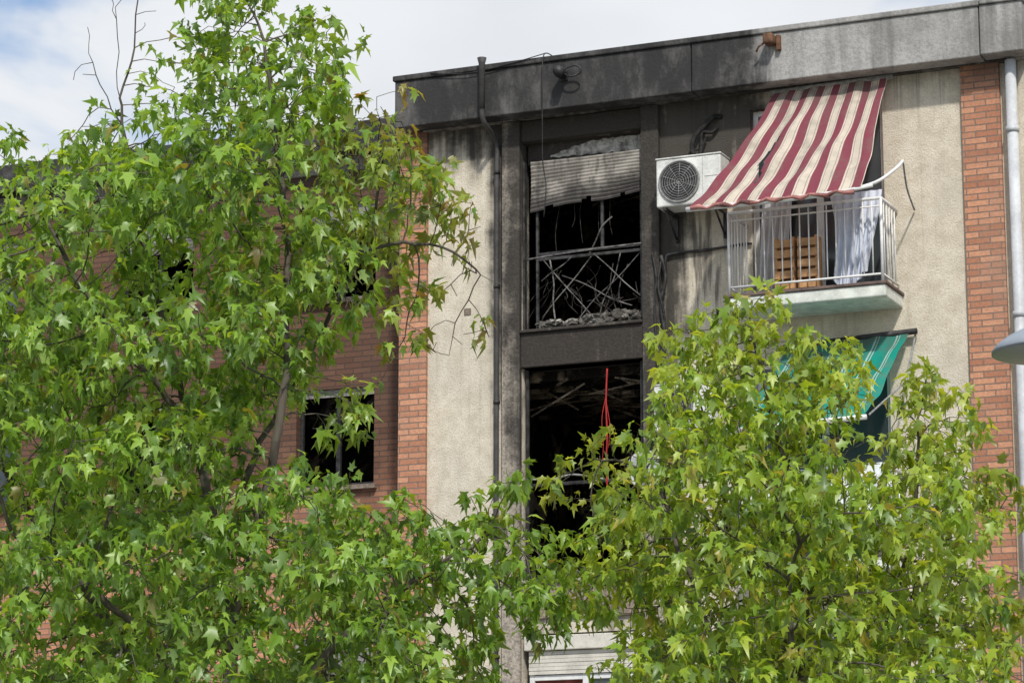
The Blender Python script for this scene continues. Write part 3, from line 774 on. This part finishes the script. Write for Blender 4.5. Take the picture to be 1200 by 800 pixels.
def C3(lst,seed):
    r=random.Random(seed); out=[]
    for x,z,rx,rz,d,t,dep in lst:
        ys=[0] if dep<.5 else ([-.5*dep,.5*dep] if dep<1.2 else [-dep,0,dep])
        for y in ys:
            out.append((x+r.uniform(-.12,.12),y+r.uniform(-.15,.15),z+r.uniform(-.08,.08),rx,.42,rz,d,t))
    return out
O=CAM+FW*20
L=[(-1.94,8.15,.5,.40,1,0,.3),(-1.94,8.5,.35,.3,1,0,0),(-1.44,7.95,.34,.32,1,.1,.3),(-2.38,7.75,.34,.32,1,0,.3),(-2.2,8.2,.28,.28,1,0,0),
(-1.85,7.5,.72,.42,1,0,1.0),(-1.12,7.45,.33,.4,.8,.7,.3),(-3.06,7.25,.42,.25,1,0,.3),(-2.56,7.1,.5,.38,1,0,1.0),(-3.78,7.3,.13,.18,.9,0,0),
(-1.08,6.85,.55,.38,.9,.4,1.0),(-1.95,6.7,.6,.40,1,0,1.3),(-3.3,6.70,.5,.25,1,0,1.0),(-2.75,6.4,.5,.34,1,0,1.3),(-2.65,6.75,.35,.3,1,0,.6),(-3.75,6.6,.35,.25,1,0,.6),
(-.58,6.95,.25,.33,.7,.7,0),(-.72,6.3,.38,.32,.75,.5,.3),(-1.45,6.1,.5,.33,1,.05,1.0),(-3.5,5.8,.58,.33,1,0,1.3),(-2.8,5.5,.55,.34,1,0,1.3),(-3.5,6.2,.4,.2,1,0,1.0),(-3.0,5.95,.35,.25,1,0,.6),
(-2.05,5.7,.5,.35,1,0,1.3),(-1.9,6.15,.4,.27,1,0,.6),(-1.4,6.5,.35,.3,1,.1,.6),(-4.4,6.2,.5,.45,1,0,1.0),(-4.5,5.2,.6,.5,1,0,1.3),(-3.45,4.85,.6,.38,1,0,1.4),(-2.6,4.8,.6,.37,1,0,1.4),(-1.95,4.85,.36,.36,1,0,1.0),(-3.6,5.3,.4,.27,1,0,.6),(-2.2,5.25,.4,.27,1,0,.6),
(-1.62,5.7,.32,.3,1,0,.6),(-1.45,4.5,.45,.28,1,0,1.2),(-.85,4.4,.5,.27,1,.05,.6),(-.12,4.62,.32,.22,.9,.1,.2),(.2,4.25,.36,.26,1,.1,.3),(-.3,4.05,.55,.32,1,0,.8),(.22,3.85,.28,.24,1,0,.2),(-.6,4.2,.4,.25,1,0,.6),
(-1.25,3.85,.6,.36,1,0,1.3),(-1.3,4.15,.4,.25,1,0,.6),(-3.1,4.05,.7,.38,1,0,1.4),(-2.2,4.05,.55,.38,1,0,1.4),(-3.0,4.45,.5,.25,1,0,.6),(-2.1,4.4,.4,.3,1,0,.6),(-3.7,3.4,.7,.4,1,0,1.4),(-2.7,3.3,.7,.4,1,0,1.4),(-1.8,3.3,.6,.4,1,0,1.4),(-.95,3.3,.55,.4,1,0,1.2),(-.4,3.45,.35,.27,1,0,.5),(-2.4,3.7,.6,.3,1,0,.6),(-.9,3.6,.4,.3,1,0,.6),
(-2.9,8.1,.10,.35,.0,0,0),(-2.7,8.35,.1,.2,.0,0,0),(-3.15,7.85,.12,.2,.0,0,0),(-.35,5.95,.3,.3,.25,.7,0),(-.15,6.25,.25,.25,.15,.7,0),(-.3,6.6,.2,.3,.2,.7,0),(-1.3,5.3,.33,.35,.5,.15,0),(-.75,7.5,.2,.3,.4,.8,0),(-.85,5.75,.25,.25,.4,.5,0)]
cl=C3(L,2)
limbs=[[(-2.0,0,-.0),(-2.02,.02,1.6),(-2.05,0,2.6),(-1.98,0,3.4),(-2.05,0,4.2),(-2.25,.05,5.0),(-2.45,.1,5.7),(-2.65,.1,6.4),(-2.78,.1,7.0),(-2.88,.05,7.7),(-2.92,0,8.3)],
[(-2.02,0,3.5),(-1.8,-.3,4.3),(-1.62,-.35,5.2),(-1.6,-.2,6.2),(-1.7,0,7.2),(-1.85,0,8.2)],
[(-2.05,0,2.5),(-2.5,.2,3.3),(-3.1,.3,4.1),(-3.7,.3,5.0),(-3.9,.2,6.0)],
[(-2.05,0,2.3),(-1.6,-.2,3.1),(-1.05,-.3,3.75),(-.6,-.2,4.1),(-.15,-.1,4.4)],
[(-2.05,0,4.2),(-1.9,.5,5.0),(-1.5,.6,5.8),(-1.1,.5,6.6),(-.95,.3,7.2)],
[(-2.3,0,5.2),(-2.9,-.4,5.9),(-3.3,-.4,6.6),(-3.4,-.2,7.1)],
[(-2.02,0,3.0),(-2.6,-.6,3.7),(-3.3,-.8,4.2)],
[(-1.6,-.2,6.0),(-1.1,-.2,6.4),(-.6,-.1,6.5),(-.2,0,6.3)],
[(-2.88,.05,7.6),(-2.78,.02,8.0),(-2.74,0,8.6)],[(-2.85,.05,7.4),(-3.05,.0,7.8),(-3.12,0,8.15)]]
GP=[(.065,.14,.016),(.17,.31,.032),(.32,.48,.075),(.28,.16,.06)]
make_tree((O.x,O.y,0),limbs,cl,215,21,GP,.092,9)
L=[(1.68,5.95,.26,.2,1,.2,.0),(1.5,5.65,.5,.32,1,.1,.5),(2.15,5.6,.38,.30,1,.1,.5),(2.95,5.42,.3,.22,.9,.2,.3),(2.45,5.45,.28,.22,.6,.1,.0),(1.4,5.25,.5,.38,1,0,1.0),(1.95,5.15,.4,.34,1,0,.8),(2.4,4.95,.3,.18,.6,0,.0),(1.8,5.5,.4,.3,1,0,.5),
(3.05,5.0,.36,.38,1,.15,.8),(.75,4.95,.3,.24,.7,.3,0),(.45,4.75,.25,.2,.5,.3,0),(1.15,4.6,.52,.38,1,0,1.2),(1.85,4.45,.55,.38,1,0,1.2),(2.6,4.35,.5,.38,1,0,1.2),(3.15,4.45,.38,.36,1,.2,.6),(1.5,4.9,.5,.3,1,0,.8),(2.2,4.7,.4,.25,1,0,.6),
(.75,4.1,.38,.4,1,0,.6),(1.4,3.85,.6,.38,1,0,1.3),(2.15,3.75,.6,.38,1,0,1.3),(2.95,3.8,.5,.38,1,.1,1.2),(3.48,3.75,.24,.24,1,.25,0),(1.0,4.3,.4,.3,1,0,.8),(2.2,4.1,.5,.3,1,0,.8),(2.85,4.1,.45,.3,1,0,.8),(1.6,4.2,.4,.3,1,0,.6),
(1.1,3.25,.55,.38,1,0,1.3),(1.9,3.2,.6,.38,1,0,1.3),(2.7,3.2,.6,.38,1,0,1.3),(3.3,3.2,.36,.36,1,0,.8),(1.6,3.5,.5,.3,1,0,.6),(2.5,3.5,.5,.3,1,0,.6),(2.75,4.75,.3,.2,.8,0,.3)]
cl=C3(L,5)
limbs=[[(2.0,0,0),(2.02,0,1.5),(1.98,0,2.4),(2.0,0,3.2),(2.05,0,4.0),(1.95,0,4.9),(1.8,0,5.5),(1.7,0,5.95)],
[(1.99,0,2.5),(1.5,-.2,3.4),(1.2,-.2,4.2),(1.0,-.1,4.8),(.6,0,4.95)],[(2.0,0,2.7),(2.5,.1,3.5),(2.85,.1,4.4),(2.9,0,5.2)],[(2.0,0,3.5),(1.6,.3,4.4),(1.4,.3,5.3)],[(2.0,0,2.6),(1.9,-.6,3.3),(1.9,-.7,4.1)],[(2.02,0,3.8),(2.3,.1,4.7),(2.3,0,5.5)]]
GP2=[(.085,.165,.016),(.22,.35,.030),(.40,.50,.065),(.48,.34,.10)]
make_tree((O.x,O.y,0),limbs,cl,290,33,GP2,.088,9)

# ---------------------------------------------------------------- world, sun, camera
W=bpy.data.worlds.new('World'); scene.world=W; W.use_nodes=True
nt=W.node_tree; n=nt.nodes; l=nt.links
bg=n['Background']; bg.inputs['Strength'].default_value=.15
el=R(46); az_from_normal=R(30)
sky=n.new('ShaderNodeTexSky'); sky.sky_type='NISHITA'; sky.sun_disc=False; sky.sun_elevation=el
sd=Vector((math.sin(az_from_normal)*math.cos(el),-math.cos(az_from_normal)*math.cos(el),math.sin(el)))
sky.sun_rotation=math.atan2(sd.x,sd.y); sky.air_density=1.0; sky.dust_density=.7; sky.ozone_density=2.0
tc=n.new('ShaderNodeTexCoord')
mp=n.new('ShaderNodeMapping'); mp.inputs['Scale'].default_value=(1,1,2.2); mp.inputs['Location'].default_value=(.35,.1,.2); l.new(tc.outputs['Generated'],mp.inputs[0])
no=n.new('ShaderNodeTexNoise'); no.inputs['Scale'].default_value=5.0; no.inputs['Detail'].default_value=6; no.inputs['Roughness'].default_value=.52; no.inputs['Distortion'].default_value=.3; l.new(mp.outputs[0],no.inputs['Vector'])
mr=n.new('ShaderNodeMapRange'); mr.interpolation_type='SMOOTHSTEP'; mr.inputs[1].default_value=.44; mr.inputs[2].default_value=.57; l.new(no.outputs['Fac'],mr.inputs[0])
no2=n.new('ShaderNodeTexNoise'); no2.inputs['Scale'].default_value=9; no2.inputs['Detail'].default_value=3; l.new(mp.outputs[0],no2.inputs['Vector'])
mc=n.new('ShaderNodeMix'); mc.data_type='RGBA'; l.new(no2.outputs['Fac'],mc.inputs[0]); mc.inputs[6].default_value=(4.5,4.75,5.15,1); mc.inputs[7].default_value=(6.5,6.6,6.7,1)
# unseen clouds above the view brightened toward the zenith as added fill light
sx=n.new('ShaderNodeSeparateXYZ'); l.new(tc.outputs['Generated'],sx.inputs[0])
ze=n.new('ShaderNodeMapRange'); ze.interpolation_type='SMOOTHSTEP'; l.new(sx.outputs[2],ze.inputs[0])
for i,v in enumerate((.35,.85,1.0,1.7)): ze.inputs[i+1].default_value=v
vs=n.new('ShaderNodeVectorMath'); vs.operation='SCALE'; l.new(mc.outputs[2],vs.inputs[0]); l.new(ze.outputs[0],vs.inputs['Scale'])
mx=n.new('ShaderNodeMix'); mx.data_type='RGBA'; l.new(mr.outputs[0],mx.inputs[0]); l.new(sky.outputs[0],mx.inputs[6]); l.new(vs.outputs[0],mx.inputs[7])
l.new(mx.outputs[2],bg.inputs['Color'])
sl=bpy.data.lights.new('sun','SUN'); sl.energy=3.5; sl.angle=R(3.0); sl.color=(1,.96,.89)
so=bpy.data.objects.new('sun',sl); link(so); so.rotation_euler=sd.to_track_quat('Z','Y').to_euler(); so.location=(20,-20,30)
cd=bpy.data.cameras.new('camera'); cd.sensor_width=36; cd.lens=100; cd.clip_end=2000; cd.clip_start=.1
co=bpy.data.objects.new('camera',cd); link(co); co.location=CAM; co.rotation_euler=(R(90+11.86),0,yaw); scene.camera=co
scene.view_settings.view_transform='Standard'; scene.view_settings.look='None'; scene.view_settings.exposure=0
